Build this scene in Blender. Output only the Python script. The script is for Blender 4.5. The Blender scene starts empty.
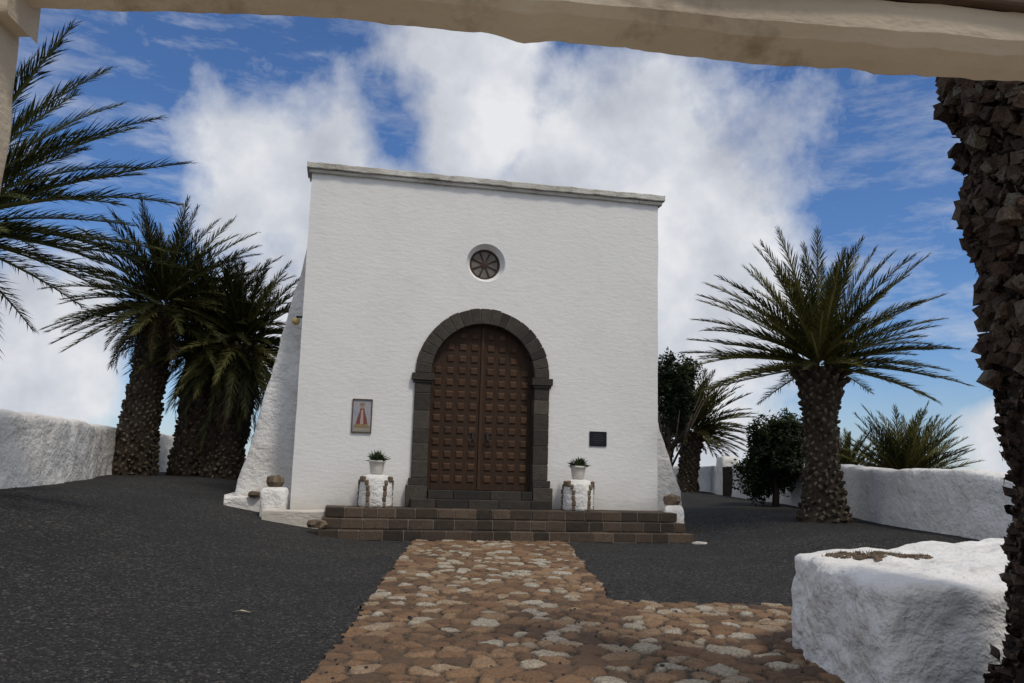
import bpy, math, random
from mathutils import Vector, Matrix, noise, kdtree
rnd = random.Random(7)
scene = bpy.context.scene
col = scene.collection
R = math.radians

# ------------------------------------------------------------------ helpers
def sstep(a, b, x):
    t = max(0.0, min(1.0, (x-a)/(b-a))); return t*t*(3-2*t)
def g(x, y):
    h = .9*sstep(2.3, 9.0, -x)*sstep(4, 13, y)
    r = .47*sstep(3.3, 6.8, x)*sstep(9.5, 15, y)
    b = .45*sstep(17.0, 21, y)
    base = (h**3+r**3+b**3)**(1/3)
    return base + .03*noise.noise(Vector((x*.35, y*.35, 3)))*sstep(2.2, 3.5, abs(x-.2))
def fbm(p, o=3):
    s = 0; a = 1; f = 1
    for i in range(o):
        s += a*noise.noise(p*f+Vector((i*7.1, 0, 0))); a *= .5; f *= 2.1
    return s
def empty(name, loc, rz=0, label=None, cat=None, group=None):
    o = bpy.data.objects.new(name, None); o.location = loc; o.rotation_euler = (0, 0, rz)
    o.empty_display_size = .3
    col.objects.link(o); tag(o, label, cat, group); return o
def tag(o, label=None, cat=None, group=None, kind=None):
    if label: o["label"] = label
    if cat: o["category"] = cat
    if group: o["group"] = group
    if kind: o["kind"] = kind
    return o

class MB:
    def __init__(s): s.v = []; s.f = []; s.m = []; s.t = []
    def face(s, idx, t=.5, m=0): s.f.append(tuple(idx)); s.t.append(t); s.m.append(m)
    def add(s, vs, fs, t=.5, m=0):
        n = len(s.v); s.v += [tuple(p) for p in vs]
        for f in fs: s.face([n+i for i in f], t, m)
    def box(s, x0, x1, y0, y1, z0, z1, t=.5, m=0, j=0):
        vs = [(x, y, z) for z in (z0, z1) for x, y in ((x0, y0), (x1, y0), (x1, y1), (x0, y1))]
        if j: vs = [tuple(c+rnd.uniform(-j, j) for c in p) for p in vs]
        s.add(vs, [(3, 2, 1, 0), (4, 5, 6, 7), (0, 1, 5, 4), (1, 2, 6, 5), (2, 3, 7, 6), (3, 0, 4, 7)], t, m)
    def prism(s, poly, y0, y1, t=.5, m=0):
        n = len(poly)
        vs = [(x, y0, z) for x, z in poly]+[(x, y1, z) for x, z in poly]
        fs = [tuple(range(n)), tuple(reversed(range(n, 2*n)))]
        fs += [((i+1) % n, i, n+i, n+(i+1) % n) for i in range(n)]
        s.add(vs, fs, t, m)
    def lathe(s, prof, cx=0, cy=0, n=24, t=.5, m=0, cap=True):
        vs = []; fs = []
        for r, z in prof:
            for i in range(n):
                a = 2*math.pi*i/n; vs.append((cx+r*math.cos(a), cy+r*math.sin(a), z))
        for k in range(len(prof)-1):
            for i in range(n):
                j = (i+1) % n; fs.append((k*n+i, k*n+j, (k+1)*n+j, (k+1)*n+i))
        if cap:
            fs.append(tuple(reversed(range(n)))); fs.append(tuple(range((len(prof)-1)*n, len(prof)*n)))
        s.add(vs, fs, t, m)
    def tube(s, pts, rs, n=7, t=.5, m=0):
        rings = []
        for i, p in enumerate(pts):
            p = Vector(p)
            d = (Vector(pts[min(i+1, len(pts)-1)])-Vector(pts[max(i-1, 0)])).normalized()
            a = (Vector((1, 0, 0))-d*d.x).normalized() if abs(d.x) < .9 else (Vector((0, 1, 0))-d*d.y).normalized()
            b = d.cross(a)
            rings.append([p+(a*math.cos(2*math.pi*k/n)+b*math.sin(2*math.pi*k/n))*rs[i] for k in range(n)])
        vs = [q for r in rings for q in r]; fs = []
        for i in range(len(pts)-1):
            for k in range(n):
                j = (k+1) % n; fs.append((i*n+k, i*n+j, (i+1)*n+j, (i+1)*n+k))
        fs.append(tuple(reversed(range(n)))); fs.append(tuple(range((len(pts)-1)*n, len(pts)*n)))
        s.add(vs, fs, t, m)
    def obj(s, name, mats, parent=None, smooth=False, bevel=0, loc=None):
        me = bpy.data.meshes.new(name); me.from_pydata(s.v, [], s.f)
        if not isinstance(mats, (list, tuple)): mats = [mats]
        for m in mats: me.materials.append(m)
        me.polygons.foreach_set("material_index", s.m)
        a = me.attributes.new("tint", 'FLOAT', 'FACE'); a.data.foreach_set("value", s.t)
        if smooth: me.polygons.foreach_set("use_smooth", [True]*len(s.f))
        me.update(); me.validate()
        o = bpy.data.objects.new(name, me); col.objects.link(o)
        if parent: o.parent = parent
        if loc: o.location = loc
        if bevel:
            b = o.modifiers.new("bevel", 'BEVEL'); b.width = bevel; b.segments = 2; b.limit_method = 'ANGLE'
        return o

# ------------------------------------------------------------------ materials
def newmat(name):
    m = bpy.data.materials.new(name); m.use_nodes = True
    nt = m.node_tree; b = nt.nodes["Principled BSDF"]; b.inputs["Roughness"].default_value = .85
    b.inputs["Specular IOR Level"].default_value = .25
    return m, nt, b
def N(nt, t, **kw):
    n = nt.nodes.new(t)
    for k, v in kw.items(): setattr(n, k, v)
    return n
def coord(nt, kind="Object", scale=(1, 1, 1)):
    c = N(nt, "ShaderNodeTexCoord"); mp = N(nt, "ShaderNodeMapping"); mp.inputs["Scale"].default_value = scale
    nt.links.new(c.outputs[kind], mp.inputs["Vector"]); return mp.outputs[0]
def geopos(nt, scale=(1, 1, 1)):
    c = N(nt, "ShaderNodeNewGeometry"); mp = N(nt, "ShaderNodeMapping"); mp.inputs["Scale"].default_value = scale
    nt.links.new(c.outputs["Position"], mp.inputs["Vector"]); return mp.outputs[0]
def noi(nt, vec, s, d=4, r=.55):
    n = N(nt, "ShaderNodeTexNoise"); n.inputs["Scale"].default_value = s; n.inputs["Detail"].default_value = d
    n.inputs["Roughness"].default_value = r; nt.links.new(vec, n.inputs["Vector"]); return n.outputs["Fac"]
def ramp(nt, fac, stops):
    n = N(nt, "ShaderNodeValToRGB"); cr = n.color_ramp
    while len(cr.elements) > len(stops): cr.elements.remove(cr.elements[-1])
    while len(cr.elements) < len(stops): cr.elements.new(.5)
    for e, (p, c) in zip(cr.elements, stops):
        e.position = p; e.color = (*c, 1) if len(c) == 3 else c
    nt.links.new(fac, n.inputs[0]); return n.outputs[0]
def mixc(nt, fac, a, b, mode='MIX'):
    n = N(nt, "ShaderNodeMix"); n.data_type = 'RGBA'; n.blend_type = mode
    for s, v in ((0, fac), (6, a), (7, b)):
        if isinstance(v, bpy.types.NodeSocket): nt.links.new(v, n.inputs[s])
        else: n.inputs[s].default_value = v if s == 0 else (*v, 1)
    return n.outputs[2]
def math_(nt, op, a, b=0.0, clamp=False):
    n = N(nt, "ShaderNodeMath", operation=op); n.use_clamp = clamp
    for s, v in ((0, a), (1, b)):
        if isinstance(v, bpy.types.NodeSocket): nt.links.new(v, n.inputs[s])
        else: n.inputs[s].default_value = v
    return n.outputs[0]
def bump(nt, b, h, dist, strength=1):
    n = N(nt, "ShaderNodeBump"); n.inputs["Distance"].default_value = dist; n.inputs["Strength"].default_value = strength
    nt.links.new(h, n.inputs["Height"]); nt.links.new(n.outputs[0], b.inputs["Normal"])
def attr(nt, name="tint"):
    return N(nt, "ShaderNodeAttribute", attribute_name=name).outputs["Fac"]

def plaster(name, c1=(.80, .80, .80), c2=(.70, .69, .67), dirt=(.40, .33, .26), dirt_amt=.25, bd=.02, rough=1.0, fs=9, ground=None, zs=2.6):
    m, nt, b = newmat(name)
    p = geopos(nt); ps = geopos(nt, (1, 1, zs))
    n1 = noi(nt, p, .9, 3); n2 = noi(nt, ps, fs, 3, .6); n3 = noi(nt, p, 2.3, 5, .7)
    base = mixc(nt, ramp(nt, n1, [(.35, (0, 0, 0)), (.7, (1, 1, 1))]), c1, c2)
    d = ramp(nt, n3, [(.54, (0, 0, 0)), (.75, (dirt_amt,)*3)])
    base = mixc(nt, d, base, dirt)
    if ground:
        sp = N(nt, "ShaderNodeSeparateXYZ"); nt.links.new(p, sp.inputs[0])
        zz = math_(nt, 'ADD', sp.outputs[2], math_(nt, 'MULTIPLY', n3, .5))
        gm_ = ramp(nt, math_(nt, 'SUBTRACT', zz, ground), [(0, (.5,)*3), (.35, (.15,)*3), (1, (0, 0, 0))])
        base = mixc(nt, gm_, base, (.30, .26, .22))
    nt.links.new(base, b.inputs["Base Color"])
    h = math_(nt, 'ADD', math_(nt, 'MULTIPLY', n2, .6*rough), math_(nt, 'MULTIPLY', n3, .8))
    bump(nt, b, h, bd)
    return m
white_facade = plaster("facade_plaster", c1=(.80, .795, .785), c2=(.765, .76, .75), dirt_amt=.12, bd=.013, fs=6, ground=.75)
white_rough = plaster("rough_white_plaster", c1=(.79, .78, .765), bd=.085, dirt_amt=.5, c2=(.68, .66, .63), dirt=(.34, .28, .21), fs=6, zs=1.2, rough=1.0)
cream = plaster("cream_paint", c1=(.50, .44, .35), c2=(.35, .29, .22), dirt=(.11, .075, .05), dirt_amt=.9, bd=.014)
cornice_mat = plaster("cornice_plaster", c1=(.66, .65, .60), c2=(.42, .40, .35), dirt=(.13, .10, .08), dirt_amt=.9, bd=.03)

def stone(name, stops, sc=8, bd=.012, spec=None):
    m, nt, b = newmat(name); p = geopos(nt)
    t = attr(nt); n1 = noi(nt, p, sc, 4, .65); n2 = noi(nt, p, sc*5, 2, .7)
    f = math_(nt, 'ADD', math_(nt, 'MULTIPLY', t, .6), math_(nt, 'MULTIPLY', n1, .45))
    c = ramp(nt, f, stops)
    c = mixc(nt, ramp(nt, n2, [(.3, (.55,)*3), (.65, (0, 0, 0))]), c, (.02, .017, .015))
    nt.links.new(c, b.inputs["Base Color"]); bump(nt, b, math_(nt, 'ADD', n1, math_(nt, 'MULTIPLY', n2, .5)), bd)
    return m
basalt = stone("basalt_stone", [(.1, (.022, .020, .018)), (.4, (.046, .040, .035)), (.65, (.085, .073, .060)), (.82, (.125, .105, .08)), (1, (.18, .135, .09))])
stepstone = stone("step_stone", [(.1, (.028, .023, .019)), (.4, (.065, .048, .036)), (.7, (.115, .083, .060)), (1, (.19, .135, .09))])
lava = stone("lava_stone", [(.1, (.07, .05, .035)), (.5, (.17, .12, .08)), (1, (.30, .24, .17))], sc=14)
mortar = stone("mortar", [(0, (.14, .125, .105)), (1, (.26, .23, .2))])
darkmortar = stone("dark_mortar", [(0, (.09, .08, .07)), (1, (.16, .145, .125))])

def wood(name, a, bb, scale=(14, 14, 1.5)):
    m, nt, b = newmat(name); p = coord(nt, "Object", scale)
    n1 = noi(nt, p, 2.5, 5, .6); t = attr(nt)
    f = math_(nt, 'ADD', math_(nt, 'MULTIPLY', n1, .6), math_(nt, 'MULTIPLY', t, .45))
    nt.links.new(ramp(nt, f, [(.25, a), (.85, bb)]), b.inputs["Base Color"])
    b.inputs["Roughness"].default_value = .65; bump(nt, b, n1, .004); return m
doorwood = wood("door_wood", (.018, .0095, .0055), (.100, .052, .027))
oldwood = wood("weathered_wood", (.025, .014, .010), (.11, .07, .045), (1.5, 20, 20))
gatewood = wood("dark_gate_wood", (.012, .008, .006), (.04, .028, .02))
def plain(name, c, rough=.7, var=.25, sc=12, metal=0):
    m, nt, b = newmat(name); n1 = noi(nt, coord(nt), sc, 3)
    nt.links.new(mixc(nt, n1, tuple(x*(1-var) for x in c), tuple(min(1, x*(1+var)) for x in c)), b.inputs["Base Color"])
    b.inputs["Roughness"].default_value = rough; b.inputs["Metallic"].default_value = metal
    bump(nt, b, n1, .002); return m
iron = plain("dark_iron", (.03, .03, .03), .45)

def leafmat(name, lo, mid, hi):
    m, nt, b = newmat(name); t = attr(nt)
    c = ramp(nt, t, [(.0, lo), (.5, mid), (1, hi)])
    nt.links.new(c, b.inputs["Base Color"]); b.inputs["Roughness"].default_value = .6
    b.inputs["Specular IOR Level"].default_value = .15
    return m
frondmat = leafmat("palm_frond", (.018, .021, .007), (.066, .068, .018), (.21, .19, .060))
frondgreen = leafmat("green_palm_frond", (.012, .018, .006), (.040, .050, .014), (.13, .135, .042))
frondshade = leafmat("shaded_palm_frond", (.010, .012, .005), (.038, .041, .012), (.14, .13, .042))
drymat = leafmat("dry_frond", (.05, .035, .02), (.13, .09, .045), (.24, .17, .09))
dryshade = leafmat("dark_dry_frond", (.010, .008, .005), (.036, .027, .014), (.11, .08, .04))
goldfrond = leafmat("olive_frond", (.026, .027, .011), (.078, .076, .026), (.20, .17, .065))
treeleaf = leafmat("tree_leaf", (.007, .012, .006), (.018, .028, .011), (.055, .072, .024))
plantleaf = leafmat("pot_plant_leaf", (.02, .035, .015), (.05, .08, .03), (.11, .14, .06))
bark = stone("palm_bark", [(.05, (.022, .016, .011)), (.35, (.08, .058, .038)), (.65, (.18, .14, .098)), (1, (.33, .28, .21))], sc=18, bd=.025)
darkbark = stone("red_palm_bark", [(.05, (.010, .007, .005)), (.4, (.040, .023, .015)), (.7, (.095, .060, .040)), (.88, (.15, .138, .105)), (1, (.26, .245, .19))], sc=9, bd=.04)
treebark = plain("tree_bark", (.06, .045, .035), .9, .4)

def gravel_mat():
    m, nt, b = newmat("volcanic_gravel"); p = geopos(nt)
    v = N(nt, "ShaderNodeTexVoronoi"); v.inputs["Scale"].default_value = 42; nt.links.new(p, v.inputs["Vector"])
    sep = N(nt, "ShaderNodeSeparateColor"); nt.links.new(v.outputs["Color"], sep.inputs[0])
    c = ramp(nt, sep.outputs[0], [(.0, (.013, .013, .0135)), (.6, (.034, .0335, .034)), (.9, (.068, .065, .06)), (1, (.20, .18, .15))])
    n1 = noi(nt, p, .7, 6, .65)
    c = mixc(nt, ramp(nt, n1, [(.35, (.6,)*3), (.7, (0, 0, 0))]), c, (.019, .019, .020))
    nt.links.new(c, b.inputs["Base Color"]); b.inputs["Roughness"].default_value = .9
    h = math_(nt, 'SUBTRACT', math_(nt, 'MULTIPLY', noi(nt, p, 7, 5, .7), 1.0), v.outputs["Distance"])
    bump(nt, b, h, .026)
    return m
gravelm = gravel_mat()
def paving_mat():
    m, nt, b = newmat("flagstone_paving"); p = geopos(nt)
    t = attr(nt, "tint"); e = attr(nt, "edge")
    n1 = noi(nt, p, 9, 5, .65); n2 = noi(nt, p, 45, 3, .7); n0 = noi(nt, p, .9, 3)
    f = math_(nt, 'ADD', math_(nt, 'MULTIPLY', t, .78), math_(nt, 'MULTIPLY', n1, .28))
    c = ramp(nt, f, [(.08, (.085, .056, .038)), (.3, (.175, .100, .055)), (.52, (.265, .152, .080)), (.70, (.34, .225, .130)), (.82, (.43, .37, .28)), (1, (.56, .53, .45))])
    c = mixc(nt, ramp(nt, n2, [(.32, (.7,)*3), (.62, (0, 0, 0))]), c, (.07, .046, .032))
    gcol = mixc(nt, ramp(nt, n1, [(.42, (0, 0, 0)), (.66, (1, 1, 1))]), (.035, .026, .02), (.17, .125, .085))
    c = mixc(nt, ramp(nt, e, [(.2, (0, 0, 0)), (.65, (1, 1, 1))]), gcol, c)
    c = mixc(nt, ramp(nt, n0, [(.42, (0, 0, 0)), (.7, (.3,)*3)]), c, (.10, .068, .047))
    nt.links.new(c, b.inputs["Base Color"]); b.inputs["Roughness"].default_value = .8
    bump(nt, b, math_(nt, 'ADD', n1, math_(nt, 'MULTIPLY', n2, .4)), .035)
    return m
pavem = paving_mat()

# ------------------------------------------------------------------ ground
def axis(fine_lo, fine_hi, step, ends):
    a = []; x = fine_lo
    while x <= fine_hi+1e-6: a.append(x); x += step
    lo = [fine_lo-e for e in ends][::-1]; hi = [a[-1]+e for e in ends]
    return lo+a+hi
ends = [1, 2.5, 5, 10, 20, 40, 80, 160, 320, 640, 1300, 2600]
xs = axis(-12, 11, .5, ends); ys = axis(2, 26, .5, ends)
mb = MB()
for y in ys:
    for x in xs: mb.v.append((x, y, g(x, y)))
nx = len(xs)
for j in range(len(ys)-1):
    for i in range(nx-1):
        mb.face((j*nx+i, j*nx+i+1, (j+1)*nx+i+1, (j+1)*nx+i))
tag(mb.obj("ground", gravelm, smooth=True), kind="structure")

def inpath(x, y, k=1.0):
    w = k*(.06*noise.noise(Vector((x*1.3, y*1.3, 9)))+.05*noise.noise(Vector((x*6, y*6, 2))))
    left = -1.32-.045*(y-6)+w
    if x < left or y < 2.3: return False
    if y < 9.62+w: return x < 3.7+w
    return x < 1.2+w and y < 17.6
kd_pts = []
prng = random.Random(21); tries = 0
cell = {}
while tries < 46000:
    tries += 1
    x = prng.uniform(-2.4, 4.1); y = prng.uniform(4.2, 17.4); rr = .10+.17*prng.random()**1.8
    ci, cj = int(x/.28+50), int(y/.28); ok = True
    for a in (-1, 0, 1):
        for b in (-1, 0, 1):
            for q in cell.get((ci+a, cj+b), ()):
                if math.hypot((q[0]-x), (q[1]-y)*.78) < max(rr, q[2])*.98: ok = False
    if ok: cell.setdefault((ci, cj), []).append((x, y, rr)); kd_pts.append((x, y))
kd = kdtree.KDTree(len(kd_pts))
for i, p in enumerate(kd_pts): kd.insert((p[0], p[1], 0), i)
kd.balance()
tints = [min(1, rnd.random()**1.1+.16*math.exp(-((p[0]+.1)/.7)**2)*sstep(8, 11, p[1])) for p in kd_pts]; hts = [rnd.uniform(.5, 1) for _ in kd_pts]
tilt = [(rnd.uniform(-.07, .07), rnd.uniform(-.07, .07)) for _ in kd_pts]
st = .026
NX = int(6.2/st); NY = int((17.0-5.4)/st)
idx = {}; V = []; T = []; E = []; F = []
def samp(x, y):
    wx = x+.045*noise.noise(Vector((x*6, y*6, 0)))+.018*noise.noise(Vector((x*20, y*20, 0))); wy = y+.045*noise.noise(Vector((x*6, y*6, 5)))+.018*noise.noise(Vector((x*20, y*20, 7)))
    r = kd.find_n((wx, wy, 0), 2); return r, r[1][2]-r[0][2], r[0][1], wx, wy
def vid(i, j):
    k = (i, j)
    if k in idx: return idx[k]
    x = -2.2+i*st; y = 5.4+j*st
    r, e, q, wx, wy = samp(x, y)
    s_ = sstep(0.01, .06, e)
    tz = tilt[q][0]*(wx-kd_pts[q][0])+tilt[q][1]*(wy-kd_pts[q][1])
    z = g(x, y)+.006+(.036*hts[q]+tz)*s_+.008*noise.noise(Vector((x*10, y*10, 1)))+.004*noise.noise(Vector((x*28, y*28, 1)))
    idx[k] = len(V); V.append((x, y, z)); T.append(tints[q]); E.append(min(1, e/.08)); return idx[k]
for j in range(NY):
    for i in range(NX):
        x = -2.2+(i+.5)*st; y = 5.4+(j+.5)*st
        if (y > 10.1 and x > 1.6): continue
        if inpath(x, y): F.append((vid(i, j), vid(i+1, j), vid(i+1, j+1), vid(i, j+1)))
me = bpy.data.meshes.new("path"); me.from_pydata(V, [], F)
me.attributes.new("tint", 'FLOAT', 'POINT').data.foreach_set("value", T)
me.attributes.new("edge", 'FLOAT', 'POINT').data.foreach_set("value", E)
me.polygons.foreach_set("use_smooth", [True]*len(F)); me.materials.append(pavem)
o = bpy.data.objects.new("path", me); col.objects.link(o); tag(o, kind="structure")

mb = MB()
for j in range(21):
    for i in range(17):
        x = -8+i; y = -18+j*1.1; mb.v.append((x, y, g(x, y)+.02))
for j in range(20):
    for i in range(16): mb.face((j*17+i, j*17+i+1, (j+1)*17+i+1, (j+1)*17+i))
tag(mb.obj("bounce_ground", plain("pale_bounce", (.42, .36, .29), .9, .15, 3)), kind="structure")  # unseen pale ground around the camera, added to bounce light up onto the lintel

mb = MB(); cnt = 0
base8 = [(-1, -1, -.6), (1, -1, -.6), (1, 1, -.6), (-1, 1, -.6), (-.7, -.7, .6), (.7, -.7, .6), (.7, .7, .6), (-.7, .7, .6)]
fc = [(3, 2, 1, 0), (4, 5, 6, 7), (0, 1, 5, 4), (1, 2, 6, 5), (2, 3, 7, 6), (3, 0, 4, 7)]
while cnt < 11000:
    y = 5.4+9*rnd.random()**1.4; x = rnd.uniform(-.75*y, .62*y)
    ip = inpath(x, y)
    if ip and rnd.random() > .05: continue
    s_ = rnd.uniform(.004, .012)*(1.8 if rnd.random() < .06 else 1); a = rnd.uniform(0, 6.28)
    z = g(x, y)+(.03 if ip else .003); ca, sa = math.cos(a), math.sin(a)
    mb.add([(x+s_*(ca*p[0]*rnd.uniform(.7, 1.2)-sa*p[1]), y+s_*(sa*p[0]+ca*p[1]*rnd.uniform(.7, 1.2)), z+s_*p[2]*rnd.uniform(.6, 1.1)) for p in base8], fc, rnd.random())
    cnt += 1
gm = stone("loose_lapilli", [(.1, (.02, .02, .022)), (.6, (.05, .048, .048)), (.9, (.10, .09, .085)), (1, (.2, .16, .13))])
tag(mb.obj("gravel", gm), kind="stuff", label="loose black volcanic gravel beside the stone path", cat="gravel")

# ------------------------------------------------------------------ chapel
chapel = empty("chapel", (-4.463, 17.3, 0), R(11.55), "white plastered chapel with arched wooden door and stone steps", "chapel")
W = 8.0; TOP = 7.70; CX = 3.93; SPR = 3.42; RI = 1.15; RO = 1.49; PLAT = .58; SILL = .93
cu = bpy.data.curves.new("tmp", 'CURVE'); cu.dimensions = '2D'; cu.fill_mode = 'BOTH'; cu.extrude = .25
def spl(pts):
    s = cu.splines.new('POLY'); s.points.add(len(pts)-1)
    for p, q in zip(s.points, pts): p.co = (q[0], q[1], 0, 1)
    s.use_cyclic_u = True
outer = []
def edge(a, b, n):
    for i in range(n):
        t = i/n; outer.append((a[0]+(b[0]-a[0])*t, a[1]+(b[1]-a[1])*t))
edge((0, -.4), (W, -.4), 10); edge((W, -.4), (W, TOP), 24); edge((W, TOP), (0, TOP), 10); edge((0, TOP), (0, -.4), 24)
outer = [(x+.018*noise.noise(Vector((x*2, z*1.3, 4))), z) for x, z in outer]
spl(outer)
rw = 1.30
spl([(CX-rw, .3)]+[(CX-rw*math.cos(math.pi*i/32), SPR+rw*math.sin(math.pi*i/32)) for i in range(33)]+[(CX+rw, .3)])
WX, WZ = 3.91, 5.97
spl([(WX+.44*math.cos(2*math.pi*i/40), WZ+.44*math.sin(2*math.pi*i/40)) for i in range(40)])
to = bpy.data.objects.new("tmp", cu); col.objects.link(to)
dg = bpy.context.evaluated_depsgraph_get()
me = bpy.data.meshes.new_from_object(to.evaluated_get(dg)); bpy.data.objects.remove(to)
me.transform(Matrix.Translation((0, .25, 0)) @ Matrix.Rotation(R(90), 4, 'X'))
me.materials.clear(); me.materials.append(white_facade)
fw = bpy.data.objects.new("front_wall", me); col.objects.link(fw); fw.parent = chapel
bv = fw.modifiers.new("b", 'BEVEL'); bv.width = .025; bv.segments = 2; bv.limit_method = 'ANGLE'
mb = MB(); mb.box(.03, .5, .5, 17, -.4, 7.35); mb.box(W-.5, W-.03, .5, 17, -.4, 7.35); mb.box(.5, W-.5, 16.5, 17, -.4, 7.35); mb.box(.5, W-.5, .5, 16.5, 7.1, 7.3)
mb.obj("nave", white_rough, chapel)
mb = MB()
def wavybox(mb, x0, x1, y0, y1, z0, z1, n, amp, f=2.0, t=.5):
    vs = []
    for i in range(n+1):
        x = x0+(x1-x0)*i/n
        for (y, z) in ((y0, z0), (y0, z1), (y1, z1), (y1, z0)):
            q = Vector((x*f, y*3, z*3)); vs.append((x, y+amp*noise.noise(q), z+amp*noise.noise(q+Vector((9, 9, 9)))))
    fs = []
    for i in range(n):
        for k in range(4):
            l = (k+1) % 4; fs.append((i*4+k, (i+1)*4+k, (i+1)*4+l, i*4+l))
    fs.append((3, 2, 1, 0)); fs.append(tuple(n*4+k for k in range(4)))
    mb.add(vs, [tuple(reversed(f_)) for f_ in fs], t)
wavybox(mb, -.06, W+.07, -.07, .6, TOP-.02, TOP+.06, 50, .012)
wavybox(mb, -.11, W+.12, -.13, .65, TOP+.062, TOP+.19, 90, .022, 5)
mb.obj("cornice", cornice_mat, chapel, bevel=.012)
def buttress(name, side, prof, y0, y1):
    nz = 30; ny = 10; mb = MB(); x_wall = .1 if side < 0 else W-.1
    def ext(z):
        for (za, ea), (zb, eb) in zip(prof, prof[1:]):
            if za <= z <= zb: return ea+(eb-ea)*(z-za)/(zb-za)
        return 0
    zt = prof[-1][0]
    ring = []
    for k in range(nz+1):
        z = -.3+(zt+.3)*k/nz; e = ext(max(z, prof[0][0]))+.1
        row = []
        n0 = 8
        for i in range(n0+1): row.append((x_wall+side*e*i/n0, y0))
        for i in range(1, ny+1): row.append((x_wall+side*e, y0+(y1-y0)*i/ny))
        for i in range(1, n0+1): row.append((x_wall+side*e*(1-i/n0), y1))
        ring.append([(x+.04*fbm(Vector((x*2, y*2, z*2))), y+.04*fbm(Vector((x*2+7, y*2, z*2))), z) for x, y in row])
    m_ = len(ring[0]); vs = [p for r in ring for p in r]; fs = []
    for k in range(nz):
        for i in range(m_-1):
            f = (k*m_+i, k*m_+i+1, (k+1)*m_+i+1, (k+1)*m_+i)
            fs.append(f if side > 0 else tuple(reversed(f)))
    fs.append(tuple(range(nz*m_, (nz+1)*m_)))
    mb.add(vs, fs); return mb.obj(name, white_rough, chapel, smooth=True)
buttress("buttress", -1, [(.2, 1.28), (1.1, 1.15), (1.5, 1.02), (6.4, .0)], .9, 2.3)
buttress("buttress", 1, [(.2, 1.0), (1.0, .92), (2.4, .42), (4.0, .0)], .9, 2.3)
mb = MB()
wavybox(mb, -1.38, .1, .62, 2.6, -.3, .68, 20, .05)
mb.obj("buttress_footing", white_rough, chapel, bevel=.04)
mb = MB(); wavybox(mb, -.5, .80, -.55, -.005, -.2, .47, 14, .03)
mb.obj("doorstep_pad", plaster("worn_pad", c1=(.6, .56, .5), c2=(.42, .38, .33), dirt_amt=.6, bd=.03), chapel, bevel=.02)

mb = MB(); U0 = .72; U1 = 8.05
for k in range(3):
    z1 = PLAT-.193*k; z0 = z1-.193; yf = -(1.0+.3*k); yb = yf+.34
    e = .06*k
    mb.box(U0-e+.015, U1+e-.015, yf+.012, -.01, z0-.1 if k == 2 else z0+.003, z1-.008, .5, 1)
    x = U0-e
    while x < U1+e-.05:
        w_ = min(rnd.uniform(.30, .50), U1+e-x)
        if U1+e-(x+w_) < .15: w_ = U1+e-x
        mb.box(x+.008, x+w_-.008, yf+rnd.uniform(-.010, .006), yb, z0+.014, z1-.003, rnd.random()**1.2, 0, .005)
        x += w_
    if k == 0:
        x = U0
        while x < U1-.05:
            w_ = min(rnd.uniform(.35, .6), U1-x)
            mb.box(x+.006, x+w_-.006, yb+.015, -.02, z0, z1-.006, rnd.random(), 0, .003); x += w_
    for sx in (U0-e, U1+e-.3):
        y = yb+.015
        while y < -.1:
            mb.box(sx, sx+.3, y+.005, min(y+.42, -.02), z0+.016, z1-.009-.002*(k+1), rnd.random(), 0, .003); y += .43
mb.obj("steps", [stepstone, mortar], chapel, bevel=.010)
mb = MB()
for (x0, x1, yf, z0, z1) in ((CX-1.5, CX+1.5, -.42, PLAT-.01, PLAT+.17), (CX-1.13, CX+1.13, -.2, PLAT+.17, SILL)):
    x = x0
    while x < x1-.05:
        w_ = min(rnd.uniform(.45, .8), x1-x)
        if x1-(x+w_) < .2: w_ = x1-x
        mb.box(x+.004, x+w_-.004, yf, .34, z0, z1, rnd.random()*.5, 0, .003); x += w_
mb.obj("door_step", basalt, chapel, bevel=.012)
mb = MB(); D0 = -.07; D1 = .30
def wedge(a0, a1, r0, r1, y0, y1, t, m=0, n=3):
    vs = []; fs = []
    for i in range(n+1):
        a = a0+(a1-a0)*i/n; c_, s_ = math.cos(a), math.sin(a)
        vs += [(CX-r1*c_, y0, SPR+r1*s_), (CX-r0*c_, y0, SPR+r0*s_), (CX-r0*c_, y1, SPR+r0*s_), (CX-r1*c_, y1, SPR+r1*s_)]
    for i in range(n):
        for k in range(4):
            l = (k+1) % 4; fs.append((i*4+k, i*4+l, (i+1)*4+l, (i+1)*4+k))
    fs.append((3, 2, 1, 0)); fs.append(tuple(n*4+k for k in range(4)))
    mb.add(vs, fs, t, m)
nv = 19
for k in range(nv):
    a0 = math.pi*k/nv+.007; a1 = math.pi*(k+1)/nv-.007
    wedge(a0, a1, RI, RO+rnd.uniform(-.008, .012), D0+rnd.uniform(-.006, .006), D1, .1+.65*rnd.random())
wedge(0, math.pi, RI+.006, RO-.008, D0+.012, D1-.01, .3, 1, 48)
for s_ in (-1, 1):
    def bx(r0, r1, y0, z0, z1, t, m=0, j=.003):
        x0, x1 = sorted((CX+s_*r0, CX+s_*r1)); mb.box(x0, x1, y0, D1, z0, z1, t, m, j)
    bx(RI+.006, RO-.008, D0+.012, PLAT, SPR, .3, 1, 0)
    bx(RI-.06, RO+.07, D0-.05, SPR-.16, SPR-.005, .35)
    bx(RI-.03, RO+.04, D0-.025, SPR-.215, SPR-.165, .2)
    z = 1.18
    while z < SPR-.25:
        h = min(rnd.uniform(.28, .42), SPR-.22-z)
        if SPR-.22-(z+h) < .15: h = SPR-.22-z
        bx(RI, RO, D0+rnd.uniform(-.005, .005), z+.007, z+h-.007, .1+.75*rnd.random()); z += h
    bx(RI-.0, RO+.10, D0-.09, PLAT+.0, 1.02, .7)
    bx(RI-.0, RO+.05, D0-.05, 1.025, 1.175, .4)
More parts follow.
